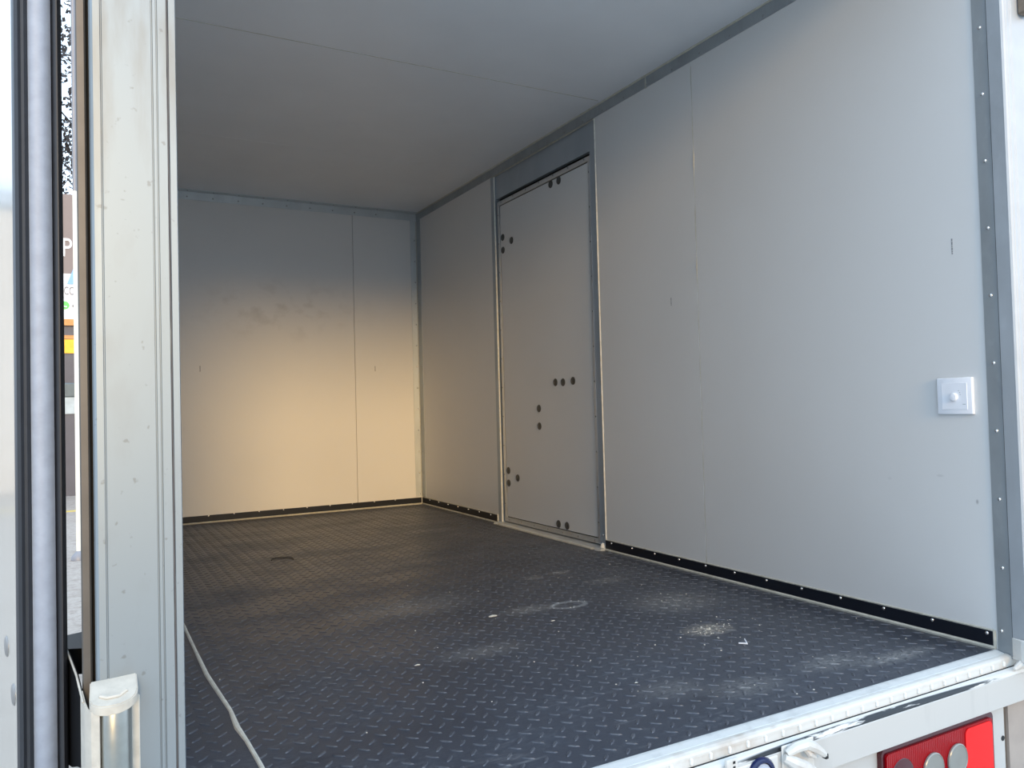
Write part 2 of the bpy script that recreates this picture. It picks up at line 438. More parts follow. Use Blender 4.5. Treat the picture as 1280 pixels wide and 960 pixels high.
o['label'] = 'wavy pale sealant line along the left of the floor'

# walls: a core with sheet panels in front, joints left between the sheets
def panel_y(y0, y1, z0, z1, x0=0.0, x1=0.008): return BX(x0, x1, y0 + 0.0012, y1 - 0.0012, z0, z1, bev=0.0008)
DY0, DY1, DZ1 = 1.467, 2.352, 1.672        # side doorway in the right wall
wr = structure(empty('wall_right', (0, 0, 0)), 'white sheet lined wall with the side door', 'wall')
core = MB().box(0.008, 0.085, -0.005, DY0, -0.02, H + 0.06).box(0.008, 0.085, DY1, L + 0.07, -0.02, H + 0.06).box(0.03, 0.085, DY0, DY1, DZ1, H + 0.06)
part('wall_core', core, 'sheet_r', wr)
for y0, y1 in ((-0.006, 0.917), (0.917, DY0), (DY1, L)):
    part('panel', panel_y(y0, y1, 0.0, H), 'sheet_r', wr)
part('joint_sealant', MB().tube([(0.0012, 0.917 + 0.0012 * math.sin(z * 40) + (0.001 if 0.95 < z < 1.2 else 0), z) for z in [0.04 + 0.03 * i for i in range(55)]],
     [0.0016 + (0.0016 if (0.98 < 0.04 + 0.03 * i < 1.02 or 1.30 < 0.04 + 0.03 * i < 1.38) else 0) for i in range(55)], 6), 'caulk', wr)
def stamp(y, z0, z1, parent):
    mb = MB(); z = z1; k = 0
    while z > z0:
        h = random.choice((0.003, 0.004, 0.006, 0.008))
        mb.box(-0.0003, 0.0004, y - 0.0017, y + 0.0015, z - h, z); z -= h + random.choice((0.0012, 0.0012, 0.002, 0.006)); k += 1
    o = part('print_stamp', mb, 'stamp', parent); o['kind'] = 'stuff'
    return o
stamp(0.064, 0.884, 0.923, wr); stamp(1.049, 0.892, 0.917, wr)

wb = structure(empty('wall_back', (0, 0, 0)), 'white sheet lined front bulkhead lit warm by low sun', 'wall')
part('wall_core', BX(XL - 0.085, 0.0, L + 0.008, L + 0.07, -0.02, H + 0.06), 'sheet_b', wb)
for x0, x1 in ((XL, -1.324), (-1.324, -0.391), (-0.391, 0.0)):
    part('panel', BX(x0 + 0.001, x1 - 0.001, L, L + 0.008, 0.0, H, bev=0.0008), 'sheet_b', wb)
for x in (-1.217, -0.273):
    part('print_stamp', BX(x - 0.002, x + 0.002, L - 0.0004, L + 0.001, 0.782, 0.812), 'stamp', wb)

wlft = structure(empty('wall_left', (0, 0, 0)), 'white sheet lined left wall of the cargo box', 'wall')
part('wall_core', BX(XL - 0.085, XL - 0.008, -0.005, L, -0.02, H + 0.06), 'sheet', wlft)
for y0, y1 in ((-0.006, 0.917), (0.917, 1.85), (1.85, 2.78), (2.78, L)):
    part('panel', BX(XL - 0.008, XL, y0 + 0.001, y1 - 0.001, 0.0, H, bev=0.0008), 'sheet', wlft)

ce = structure(empty('ceiling', (0, 0, 0)), 'plain white sheet ceiling of the cargo box', 'ceiling')
part('roof_core', BX(XL - 0.085, 0.09, -0.07, L + 0.07, H + 0.008, H + 0.06), 'ceiling', ce)
for y0, y1 in ((-0.004, 0.44), (0.44, 1.41), (1.41, 2.40), (2.40, L)):
    part('panel', BX(XL, 0.0, y0 + 0.001, y1 - 0.001, H, H + 0.008, bev=0.0008), 'ceiling', ce)
part('joint_sealant', MB().tube([(XL, 1.41, H + 0.001), (-0.02, 1.41, H + 0.001)], 0.0022, 6), 'caulk', ce)
part('joint_sealant', MB().tube([(XL, 0.44, H + 0.001), (-0.02, 0.44, H + 0.001)], 0.0018, 6), 'caulk', ce)

# ------------------------------------------------------------------ skirting strips
ZB0, ZB1 = 0.008, 0.0395
def skirting_y(name, y0, y1, ys, x, sgn, label, end=True):
    b = structure(part(name, BX(min(x, x + sgn * 0.004), max(x, x + sgn * 0.004), y0, y1, ZB0, ZB1, bev=0.0008), 'skirt'), label, 'skirting')
    part('sealant_bead', MB().tube([(x + sgn * 0.001, y0, ZB1 + 0.0018), (x + sgn * 0.001, y1, ZB1 + 0.0018)], 0.0026, 6), 'caulk', b)
    part('sealant_bead', MB().tube([(x + sgn * 0.002, y0 - 0.004, 0.003), (x + sgn * 0.002, y1, 0.003)], 0.0055, 6), 'caulk', b)
    if end: part('sealant_bead', MB().tube([(x + sgn * 0.0015, y0 - 0.003, 0.003), (x + sgn * 0.0015, y0 - 0.003, ZB1 + 0.003)], 0.0036, 6), 'caulk', b)
    rivets(RIV_W, b, [(x + sgn * 0.004, y, 0.0335) for y in ys])
    return b
skirting_y('baseboard_right', 0.006, DY0 + 0.002, [0.018 + 0.1284 * i for i in range(12)], 0.0, -1, 'black riveted skirting from the rear opening to the side door')
skirting_y('baseboard_right', DY1 + 0.012, L - 0.004, [2.43 + 0.128 * i for i in range(7)], 0.0, -1, 'short black riveted skirting between the side door and the back corner')
o = structure(part('baseboard_back', BX(XL, -0.006, L - 0.004, L, ZB0, ZB1, bev=0.0008), 'skirt'), 'black riveted skirting along the foot of the back wall', 'skirting')
part('sealant_bead', MB().tube([(XL, L - 0.002, 0.003), (-0.004, L - 0.002, 0.003)], 0.005, 6), 'caulk', o)
part('sealant_bead', MB().tube([(-0.003, L - 0.003, 0.002), (-0.003, L - 0.003, 0.045)], 0.0045, 6), 'caulk_white', o)
rivets(RIV_B, o, [(-0.17 - 0.1272 * i, L - 0.004, 0.0355) for i in range(11)])
o = structure(part('baseboard_left', BX(XL, XL + 0.004, 0.006, L - 0.006, ZB0, ZB1, bev=0.0008), 'skirt'), 'black skirting along the foot of the left wall', 'skirting')

# ------------------------------------------------------------------ angle trims
t1 = structure(empty('trim_1', (0, 0, 0)), 'grey steel angle trim where right wall meets ceiling', 'trim')
for y0, y1 in ((-0.004, 1.144), (1.150, L)):
    part('flange', BX(-0.003, 0.0, y0, y1, H - 0.043, H - 0.004), 'galv_dark' if False else 'galv', t1)
part('sealant_bead', MB().tube([(-0.003, -0.004, H - 0.002), (-0.003, L - 0.01, H - 0.002)], 0.0042, 6), 'caulk', t1)
part('sealant_bead', MB().tube([(-0.001, 1.147, H - 0.004), (-0.001, 1.147, H - 0.045)], 0.004, 6), 'caulk', t1)
rivets(RIV_WD, t1, [(-0.003, 0.60 + 0.135 * i, H - 0.034) for i in range(20)])
t2 = structure(empty('trim_2', (0, 0, 0)), 'pale steel angle trim where back wall meets ceiling', 'trim')
part('flange', BX(XL, -0.001, L - 0.003, L, H - 0.044, H), 'galv_light', t2)
part('flange', BX(XL, -0.004, L - 0.044, L - 0.003, H - 0.003, H), 'galv_light', t2)
rivets(RIV_BD, t2, [(-0.25 - 0.1272 * i, L - 0.003, H - 0.028) for i in range(11)])
rivets(RIV_CD, t2, [(-0.25 - 0.1272 * i, L - 0.028, H - 0.003) for i in range(11)])
t3 = structure(empty('trim_3', (0, 0, 0)), 'upright steel angle trim in the corner of back and right walls', 'trim')
part('flange', BX(-0.040, -0.001, L - 0.003, L, 0.045, H - 0.045), 'galv_light', t3)
part('flange', BX(-0.003, 0.0, L - 0.06, L - 0.003, 0.045, H - 0.045), 'galv', t3)
part('sealant_bead', MB().tube([(-0.003, L - 0.004, 0.045), (-0.003, L - 0.004, H - 0.05)], 0.0035, 6), 'caulk', t3)
rivets(RIV_B, t3, [(-0.016, L - 0.003, 0.06 + 0.1247 * i) for i in range(13)])
rivets(RIV_WD, t3, [(-0.003, L - 0.035, 0.06 + 0.1247 * i) for i in range(13)])

# ------------------------------------------------------------------ side door in the right wall
d1 = structure(empty('door_1', (0, 1.9, 0)), 'grey riveted side door with round bolt heads, framed in steel', 'door')
def dpart(name, mb, mat, smooth=False):
    o = part(name, mb, mat, d1, smooth); o.location = (0, -1.9, 0); return o
dpart('header_plate', BX(0.012, 0.03, DY0 + 0.03, DY1 - 0.026, 1.562, DZ1 + 0.004), 'galv_dark')
dpart('jamb', BX(0.004, 0.03, DY0 + 0.004, DY0 + 0.046, 0.004, DZ1), 'galv_dark')
dpart('jamb', BX(0.000, 0.03, DY1 - 0.026, DY1 + 0.002, 0.004, DZ1), 'galv_dark')
dpart('sealant_bead', MB().tube([(0.0005, DY0 + 0.002, 0.04), (0.0005, DY0 + 0.002, DZ1)], 0.0036, 6), 'caulk_white')
dpart('sealant_bead', MB().tube([(0.004, DY1 - 0.028, 0.005), (0.004, DY1 - 0.028, DZ1)], 0.003, 6), 'caulk_white')
dpart('sealant_bead', MB().tube([(0.006, DY0 + 0.02, DZ1 + 0.003), (0.006, DY1, DZ1 + 0.003)], 0.0035, 6), 'caulk')
dpart('sealant_bead', MB().tube([(0.008, DY0 + 0.046, 1.56), (0.008, DY0 + 0.046, DZ1)], 0.0025, 6), 'caulk')
dpart('gap_backing', BX(0.05, 0.084, DY0, DY1, 0.0, DZ1), 'groove')
lf = dpart('door_leaf', BX(0.016, 0.049, 1.522, 2.308, 0.016, 1.544), 'groove')
lf['label'] = 'door slab behind the face sheet and edge trims'
o = dpart('face_sheet', BX(0.0120, 0.016, 1.541, 2.286, 0.040, 1.521, bev=0.0008), 'sheet_r')
FX = 0.009
for a in ((1.522, 1.5375, 0.016, 1.544), (2.2905, 2.308, 0.016, 1.544), (1.5375, 2.2905, 1.525, 1.544), (1.5375, 2.2905, 0.016, 0.036)):
    dpart('edge_trim', BX(FX, 0.018, *a, bev=0.0006), 'alu')
for i in range(7):
    for z in (1.538, 0.026):
        o = link('rivet', RIV_WD, d1, (FX, 1.56 + 0.118 * i - 1.9, z))
for i in range(11):
    for y in (1.530, 2.2995):
        link('rivet', RIV_WD, d1, (FX, y - 1.9, 0.10 + 0.138 * i))
cap = MB().lathe([(0.0165, -0.001), (0.0165, 0.0012), (0.015, 0.0028), (0.0105, 0.0032), (0.0098, 0.0018), (0.006, 0.002), (0.0001, 0.0034)], (0, 0, 0), (-1, 0, 0), 20).mesh('bolt_head', M['bolt_cap'], True)
for y, z in ((2.276, 1.367), (2.276, 1.306), (2.191, 1.336), (1.832, 1.507), (1.767, 1.506), (1.837, 0.659), (1.777, 0.657), (1.700, 0.660),
             (1.980, 0.549), (1.980, 0.471), (2.278, 0.258), (2.278, 0.199), (2.189, 0.229), (1.842, 0.058), (1.776, 0.058)):
    link('bolt_head', cap, d1, (0.0120, y - 1.9 - 0.012, z))
o = dpart('threshold', MB().prism([(-0.030, 0.0), (-0.024, 0.009), (0.02, 0.012), (0.05, 0.012), (0.05, 0.0)], 'y', DY0 + 0.004, DY1 + 0.004), 'galv_light')
dpart('sealant_bead', MB().tube([(-0.002, DY0 + 0.005, 0.002), (-0.030, DY0 + 0.06, 0.002), (-0.033, 1.9, 0.002), (-0.030, DY1 - 0.06, 0.002), (-0.006, DY1 + 0.03, 0.002)], 0.005, 6), 'caulk')
dpart('sealant_lump', MB().lathe([(0.017, 0), (0.014, 0.012), (0.008, 0.024), (0.001, 0.028)], (0.002, DY0 + 0.022, 0.0), (-0.2, 0, 1), 9), 'caulk_white', True)
link('rivet', RIV_W, d1, (0.004, DY0 + 0.025 - 1.9, 0.055))

# ------------------------------------------------------------------ rear frame: pillars, lintel, sill
rp = structure(empty('pillar', (0, 0, 0)), 'galvanised rear corner post right of the opening', 'post')
part('wall_flange', BX(-0.0025, 0.004, -0.036, -0.004, -0.004, H + 0.02), 'galv', rp)
part('jamb', MB().prism([(-0.004, -0.0372), (-0.004, -0.066), (0.03, -0.066), (0.03, -0.0372)], 'z', 0.034, H + 0.02), 'jamb', rp)
part('jamb_seam', BX(-0.003, 0.02, -0.0374, -0.0358, 0.0, H + 0.02), 'groove', rp)
part('rear_face', MB().prism([(-0.0042, -0.066), (-0.002, -0.070), (0.002, -0.0715), (0.006, -0.0715), (0.008, -0.0695), (0.010, -0.0715), (0.020, -0.0715), (0.021, -0.070),
     (0.0225, -0.0715), (0.026, -0.0715), (0.0275, -0.070), (0.029, -0.0715), (0.085, -0.0715), (0.091, -0.068), (0.092, -0.06), (0.092, -0.03), (0.0302, -0.03), (0.0302, -0.066)],
     'z', 0.034, H + 0.02), 'rear_face', rp)
rivets(RIV_W, rp, [(-0.0025, -0.0205, 0.034 + 0.1493 * i) for i in range(1, 12)])
rivets(RIV_W, rp, [(-0.0025, -0.013, 0.045)])
part('foot_bracket', MB().prism([(-0.020, -0.088), (-0.016, -0.060), (-0.006, -0.037), (0.05, -0.037), (0.05, -0.088)], 'z', -0.008, 0.036), 'white', rp)
hb = part('hinge_lug', BX(0.052, 0.085, -0.096, -0.0715, 1.395, 1.47, bev=0.004), 'rust', rp)
XP = XL
def left_pillar_profile():
    y = -0.070
    p = [(XP, -0.004), (XP, y + 0.003), (XP - 0.001, y), (XP - 0.0078, y), (XP - 0.0085, y + 0.003), (XP - 0.0098, y + 0.003), (XP - 0.0105, y),
         (XP - 0.0195, y), (XP - 0.020, y + 0.0015), (XP - 0.021, y + 0.0015), (XP - 0.0215, y), (XP - 0.0245, y), (XP - 0.025, y + 0.0015), (XP - 0.026, y + 0.0015), (XP - 0.0265, y),
         (XP - 0.0755, y), (XP - 0.0762, y + 0.0012), (XP - 0.077, y + 0.0012), (XP - 0.0777, y), (XP - 0.0845, y + 0.0005), (XP - 0.0868, y + 0.0025), (XP - 0.0882, y + 0.007),
         (XP - 0.0882, -0.004)]
    return p
lp = structure(part('pillar', MB().prism(left_pillar_profile(), 'z', -0.05, H + 0.08), 'post', None, False), 'pale streaked galvanised rear corner post left of the opening', 'post')
gp = [(XP - 0.0089 + 0.0006 * math.sin(i * 1.7), -0.0672, 0.02 + i * 0.04) for i in range(42)]
part('sealant_bead', MB().tube(gp, [0.0010 + 0.0006 * random.random() for _ in gp], 6), 'print', lp)
part('edge_channel', MB().prism([(XP - 0.0912, -0.052), (XP - 0.0930, -0.054), (XP - 0.0998, -0.054), (XP - 0.1011, -0.052), (XP - 0.1011, -0.01), (XP - 0.0912, -0.01)], 'z', -0.05, H + 0.08), 'channel', lp)
part('dark_gap', BX(XP - 0.0914, XP - 0.0880, -0.036, -0.012, -0.05, H + 0.08), 'groove', lp)
structure(part('lintel', BX(XP - 0.092, 0.092, -0.072, 0.02, H - 0.01, H + 0.10, bev=0.003), 'galv'), 'galvanised rear header above the opening', 'header')

X0, X1 = XP - 0.05, 0.0
sill = structure(empty('sill', (0, 0, 0)), 'layered galvanised and white painted sill of the rear opening', 'sill')
part('edge_strip', MB().prism([(0.004, 0.0004), (0.001, 0.0014), (-0.004, 0.0012), (-0.017, -0.0018), (-0.018, -0.003), (-0.018, -0.03), (0.004, -0.03)], 'x', X0, X1 - 0.004), 'sill', sill)
part('white_strip', MB().prism([(-0.018, -0.0028), (-0.0205, -0.0015), (-0.027, -0.0022), (-0.0315, -0.0045), (-0.0335, -0.008), (-0.0335, -0.012), (-0.018, -0.012)], 'x', X0, X1 - 0.004), 'white', sill)
part('riser', MB().prism([(-0.018, -0.012), (-0.0325, -0.012), (-0.0335, -0.0245), (-0.018, -0.0245)], 'x', X0, X1 + 0.02), 'white', sill)
rib_me = MB().box(-0.0030, 0.0030, -0.0372, -0.031, -0.0215, -0.0095, bev=0.0026, seg=2).mesh('rib', M['rib'])
for k in range(41): link('rib', rib_me, sill, (-0.036 - 0.0415 * k, 0, 0))
part('dark_seam', BX(X0, X1 + 0.02, -0.0362, -0.018, -0.030, -0.0243), 'groove', sill)
part('nose', MB().prism([(-0.0362, -0.034), (-0.0362, -0.0252), (-0.0375, -0.0245), (-0.0455, -0.0262), (-0.0495, -0.029), (-0.0515, -0.033), (-0.0515, -0.036), (-0.040, -0.036)], 'x', X0, X1 + 0.05), 'nose', sill)
part('rear_beam', BX(X0, 0.09, -0.0535, -0.02, -0.093, -0.0345, bev=0.0012), 'beam', sill)
part('lower_panel', BX(X0, -0.046, -0.035, -0.01, -0.40, -0.092), 'beam', sill)
part('lower_panel', BX(-0.030, 0.09, -0.035, -0.01, -0.40, -0.092), 'beige', sill)
part('panel_groove', BX(-0.046, -0.030, -0.029, -0.01, -0.40, -0.092), 'rust', sill)
part('drain_hole', MB().lathe([(0.0055, 0), (0.0055, 0.001)], (-0.053, -0.035, -0.168), (0, -1, 0), 12), 'groove', sill)
part('end_weld', MB().tube([(-0.03, -0.052, -0.022), (-0.012, -0.056, -0.012), (0.004, -0.060, -0.010), (0.03, -0.065, -0.012)], [0.004, 0.007, 0.008, 0.006], 8), 'white', sill, True)
part('deep_plate', BX(-1.10, -0.735, -0.0555, -0.03, -0.14, -0.037, bev=0.002), 'white', sill)

keeper = tag(empty('lock_keeper', (-0.690, -0.0535, -0.046)), 'white painted door lock keeper on the rear beam below the sill', 'lock keeper')
def kpart(name, mb, mat='white', smooth=False): return part(name, mb, mat, keeper, smooth)
kpart('back_plate', BX(-0.038, 0.040, -0.004, 0.0, -0.055, 0.022, bev=0.002))
kpart('jaw', MB().tube([(-0.034, -0.010, 0.012), (-0.018, -0.016, 0.021), (0.002, -0.020, 0.023), (0.020, -0.021, 0.014), (0.038, -0.020, 0.002), (0.048, -0.019, -0.006)], [0.006, 0.009, 0.0095, 0.009, 0.0075, 0.005], 8), 'white', True)
kpart('jaw', MB().tube([(-0.040, -0.010, 0.006), (-0.026, -0.018, -0.002), (-0.006, -0.024, -0.012), (0.012, -0.024, -0.024), (0.026, -0.022, -0.034)], [0.007, 0.010, 0.0105, 0.009, 0.006], 8), 'white', True)
kpart('jaw', MB().tube([(0.004, -0.012, 0.016), (0.010, -0.020, 0.004), (0.024, -0.018, -0.004)], [0.005, 0.006, 0.004], 8), 'white', True)
kpart('jaw_pad', BX(0.045, 0.052, -0.024, -0.014, -0.012, -0.003, bev=0.001), 'groove')

btn = tag(empty('round_button', (-0.778, -0.0555, -0.060)), 'round navy blue and grey cap beside the lock keeper', 'cap')
part('rim', MB().lathe([(0.030, 0.0), (0.030, 0.004), (0.027, 0.008), (0.0225, 0.008), (0.021, 0.004), (0.021, 0.0)], (0, 0, 0), (0, -1, 0), 28), 'navy', btn, True)
part('centre', MB().lathe([(0.021, 0.0), (0.020, 0.005), (0.012, 0.007), (0.001, 0.0075)], (0, 0, 0), (0, -1, 0), 24), 'pale', btn, True)
cl = tag(empty('small_bracket', (-0.845, -0.0555, -0.020)), 'small white slotted bracket at the left of the navy cap', 'bracket')
part('plate', BX(-0.012, 0.012, -0.006, 0.0, -0.03, 0.004, bev=0.001), 'white', cl)
part('slot', BX(0.001, 0.006, -0.0065, -0.005, -0.004, 0.000), 'groove', cl)
part('slot', BX(0.001, 0.006, -0.0065, -0.005, -0.011, -0.008), 'groove', cl)

# tail light under the rear beam
tl = tag(empty('tail_light', (-0.280, -0.035, -0.175)), 'red rectangular tail light with two clear round lamps under the rear beam', 'tail light')
def round_rect(w, h, r, n=5):
    pts = []
    for cx, cz, a0 in ((w - r, h - r, 0), (-w + r, h - r, 90), (-w + r, -h + r, 180), (w - r, -h + r, 270)):
        for k in range(n + 1):
            a = math.radians(a0 + 90 * k / n); pts.append((cx + r * math.cos(a), cz + r * math.sin(a)))
    return pts
part('bezel', MB().prism(round_rect(0.178, 0.078, 0.012), 'y', -0.010, 0.0), 'red_dark', tl)
part('red_lens', MB().prism(round_rect(0.169, 0.068, 0.008), 'y', -0.014, -0.009), 'red', tl)
part('lit_lens_patch', MB().prism(round_rect(0.046, 0.064, 0.012), 'y', -0.0150, -0.013), 'red_bright', tl).location = (0.121, 0, -0.001)  # light on the right end of the lens, painted as brighter red
part('dark_lamp', MB().lathe([(0.034, 0), (0.033, 0.0012), (0.02, 0.0020), (0.001, 0.0022)], (-0.124, -0.014, 0.018), (0, -1, 0), 24), 'red_dark', tl, True)
for x in (-0.033, 0.044):
    part('clear_lamp', MB().lathe([(0.0315, 0), (0.0315, 0.003), (0.0295, 0.0045), (0.0285, 0.003), (0.018, 0.0018), (0.001, 0.001)], (x, -0.0145, 0.011), (0, -1, 0), 28), 'lens', tl, True)

# ------------------------------------------------------------------ light dimmer on the right wall
sw = tag(empty('light_dimmer', (0, 0.0684, 0.5605)), 'square white light dimmer with a round knob on the right wall', 'light switch')
def soft_plate(h, t, edge):
    mb = MB(); b = bmesh.new()
    bmesh.ops.create_cube(b, size=1)
    for v in b.verts:
        k = 1.0 if v.co.x > 0 else (h - edge) / h
        v.co = Vector((-t if v.co.x < 0 else 0, v.co.y * 2 * h * k, v.co.z * 2 * h * k))
    bmesh.ops.bevel(b, geom=list(b.edges), offset=0.002, segments=3, affect='EDGES', profile=0.5)
    mb.join(b); return mb
part('cover_plate', soft_plate(0.0425, 0.0075, 0.0010), 'plastic', sw, True)
ip = part('dimmer_insert', BX(-0.0084, -0.007, -0.030, 0.030, -0.031, 0.030, bev=0.0004), 'plastic', sw)
part('knob', MB().lathe([(0.0092, 0), (0.0090, 0.0045), (0.0078, 0.0062), (0.004, 0.0068), (0.0002, 0.007)], (-0.0083, 0.0, -0.002), (-1, 0, 0), 20), 'plastic', sw, True)
mk = MB()
for y, z in ((-0.011, 0.012), (-0.0135, 0.0075), (-0.0145, 0.003)): mk.box(-0.0088, -0.0083, y - 0.0011, y + 0.0011, z - 0.0007, z + 0.0007)
mk.box(-0.0088, -0.0083, -0.0265, -0.0195, -0.0195, -0.0182)
o = part('scale_marks', mk, 'bin_band', sw); o['kind'] = 'stuff'

# ------------------------------------------------------------------ open rear door folded back on the left
HINGE = Vector((-1.7815, -0.008, 0))
th = math.radians(12)
u = Vector((-math.sin(th), math.cos(th), 0)); nrm = Vector((-math.cos(th), -math.sin(th), 0))
door = tag(empty('rear_door', HINGE), 'open white rear door folded back left of the post, black sealed edge towards us', 'door')
door.matrix_world = Matrix(((u.x, 0.90 * nrm.x, 0, HINGE.x), (u.y, 0.90 * nrm.y, 0, HINGE.y), (0, 0, 1, 0), (0, 0, 0, 1)))
T, DW, Z0, Z1 = 0.050, 0.80, 0.01, 1.76
part('door_slab', BX(0.006, DW, 0.003, T - 0.003, Z0, Z1), 'door_skin', door)
part('inner_skin', BX(0.012, DW - 0.012, T - 0.003, T, Z0 + 0.01, Z1 - 0.01), 'door_skin', door)
part('edge_profile', MB().prism([(0.010, 0.009), (-0.0005, 0.0105), (-0.0035, 0.014), (-0.0050, 0.021), (-0.0040, 0.029), (-0.0012, 0.034), (0.0, 0.0355), (0.010, 0.0365)], 'z', Z0, Z1), 'alu_blue', door, True)
part('gasket', MB().prism([(0.012, -0.002), (0.002, -0.002), (-0.002, 0.001), (-0.004, 0.004), (-0.003, 0.007), (0.0, 0.0092), (0.012, 0.0095)], 'z', Z0, Z1), 'rubber', door, True)
part('gasket', MB().prism([(0.012, 0.0355), (0.0, 0.0355), (-0.002, 0.038), (-0.0045, 0.0405), (-0.003, 0.0435), (-0.0045, 0.047), (-0.002, 0.0505), (0.003, 0.0515), (0.012, 0.051)], 'z', Z0, Z1), 'rubber', door, True)
bolt_me = MB().lathe([(0.012, -0.001), (0.012, 0.0006), (0.010, 0.0018), (0.004, 0.0024), (0.0002, 0.0025)], (0, 0, 0), (0, 1, 0), 16).mesh('bolt', M['rivet_dull'], True)
for a, z in ((0.080, 0.302), (0.036, 0.258)): link('bolt', bolt_me, door, (a, T, z))

# its lower hinge: swan-necked arm, barrel and capped lug on the post
Minv = door.matrix_world.inverted()
plan = [(-1.751, -0.106), (-1.7585, -0.103), (-1.763, -0.094), (-1.7655, -0.080), (-1.768, -0.062), (-1.7715, -0.040), (-1.777, -0.012), (-1.7815, 0.02), (-1.787, 0.05), (-1.7945, 0.085)]
tops = [0.262, 0.262, 0.263, 0.266, 0.273, 0.284, 0.294, 0.298, 0.298, 0.298]
bots = [0.195, 0.194, 0.194, 0.194, 0.192, 0.186, 0.176, 0.168, 0.160, 0.150]
def sheet_between(k0, k1, off=0.0):
    A = [Minv @ Vector((x, y - off, z)) for (x, y), z in zip(plan[k0:k1], bots[k0:k1])]
    B = [Minv @ Vector((x, y - off, z)) for (x, y), z in zip(plan[k0:k1], tops[k0:k1])]
    return A, B
A, B = sheet_between(0, 5)
arm = part('hinge_arm', MB().sheet(A, B, 0.0025), 'hinge_paint', door, True)
arm['label'] = 'swan-necked zinc painted hinge arm'
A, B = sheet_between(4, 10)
web = part('hinge_arm_shade', MB().sheet(A, B, 0.0025), 'web', door, True)  # rear of the arm, with its shade put into the colour
web['label'] = 'rear part of the hinge arm, its shade painted black'
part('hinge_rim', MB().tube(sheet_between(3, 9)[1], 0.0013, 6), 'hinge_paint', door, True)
hinge = tag(empty('post_hinge', (-1.7375, -0.09, 0.2)), 'galvanised hinge barrel with a pale capped lug at the foot of the left post', 'hinge')
part('barrel', MB().lathe([(0.0165, -0.06), (0.0175, -0.058), (0.0175, 0.0), (0.0175, 0.058), (0.0165, 0.060)], (0, 0, 0), (0, 0, 1), 28), 'barrel', hinge, True)
outline = [(-0.0215, 0.022), (-0.0225, -0.006), (-0.020, -0.013), (-0.014, -0.018), (-0.006, -0.0205), (0.006, -0.0205), (0.015, -0.017), (0.021, -0.011), (0.0235, -0.003), (0.0235, 0.022)]
capm = MB().prism(outline, 'z', 0.0, 0.010)
bmesh.ops.bevel(capm.bm, geom=list(capm.bm.edges), offset=0.0012, segments=2, affect='EDGES')
for v in capm.bm.verts: v.co.z += 0.0655 + 0.40 * v.co.y + 0.06 * v.co.x
part('cap', capm, 'hinge_paint', hinge, True)
part('cap_ridge', MB().tube([(-0.012, -0.004, 0.0735), (-0.006, -0.0085, 0.072), (0.005, -0.0085, 0.0725), (0.012, -0.003, 0.0755)], 0.0025, 8), 'hinge_paint', hinge, True)
part('mount_plate', BX(-0.019, 0.026, 0.0165, 0.0205, -0.075, 0.062, bev=0.001), 'hinge_paint', hinge)
part('weld', MB().tube([(0.024, 0.010, -0.03), (0.031, 0.012, -0.045), (0.042, 0.014, -0.050)], [0.005, 0.007, 0.003], 8), 'rust', hinge, True)
part('pin_hole', MB().lathe([(0.004, 0), (0.0045, 0.0008)], (0.004, -0.0172, -0.052), (0.2, -1, 0), 12), 'galv_dark', hinge)

buf = tag(part('door_buffer', MB().prism([(-1.75, 0.10), (-1.785, 0.115), (-1.80, 0.14), (-1.80, 0.18), (-1.75, 0.20)], 'z', 0.243, 0.275), 'black'), 'black rubber door buffer on the outside of the box above the hinge', 'buffer')

# ------------------------------------------------------------------ litter on the floor
def scrap(name, pts, r, mat, label, group=None, flat=0.35):
    mb = MB().tube(pts, r, 6)
    for v in mb.bm.verts: v.co.z = 0.0015 + (v.co.z) * flat + max(r) * flat
    return tag(part(name, mb, mat), label, 'scrap', group)
scrap('plastic_scrap', [(-0.437, 0.336, 0), (-0.424, 0.322, 0), (-0.417, 0.337, 0.006)], [0.0016, 0.0022, 0.0014], 'plastic', 'small white V-shaped plastic scrap on the floor in front of the skirting', flat=1.0)
scrap('bent_wire', [(-1.135, 2.045, 0), (-1.13, 2.075, 0), (-1.105, 2.085, 0), (-1.075, 2.07, 0), (-1.055, 2.04, 0), (-1.06, 2.02, 0)], [0.0022] * 6, 'black', 'small bent black wire lying on the floor near the back wall', flat=0.9)
for i, (x, y, s, lab) in enumerate(((-0.801, 0.864, 0.013, 'largest pale paint chip, left of the chalky oval mark on the floor'),
                                    (-1.122, 0.604, 0.007, 'pale thin paint chip lying between the seam line and the middle of the floor'),
                                    (-0.69, 0.74, 0.006, 'tiny pale paint chip in front of the chalky oval mark on the floor'),
                                    (-0.79, 0.26, 0.004, 'tiny white crumb on the floor close to the rear sill'))):
    scrap('paint_chip', [(x - s, y, 0), (x, y + s * 0.25, 0), (x + s * 0.8, y, 0)], [s * 0.25, s * 0.5, s * 0.3], 'caulk_white', lab, 'pale paint chips on the floor', flat=0.4)
crumbs = MB()
for i in range(160):
    if i < 100: x, y = random.gauss(-0.5, 0.35), abs(random.gauss(0.6, 0.5))
    else: x, y = random.gauss(-0.41, 0.05), random.gauss(0.47, 0.03)
    if not (XL + 0.1 < x < -0.03 and 0.03 < y < 3): continue
    r = random.uniform(0.0005, 0.0013)
    crumbs.box(x - r, x + r * 1.3, y - r, y + r, 0.0, r, bev=0)
o = part('debris', crumbs, 'caulk_white'); o['kind'] = 'stuff'; o['label'] = 'scattered pale grit and sawdust on the black floor'; o['category'] = 'grit'

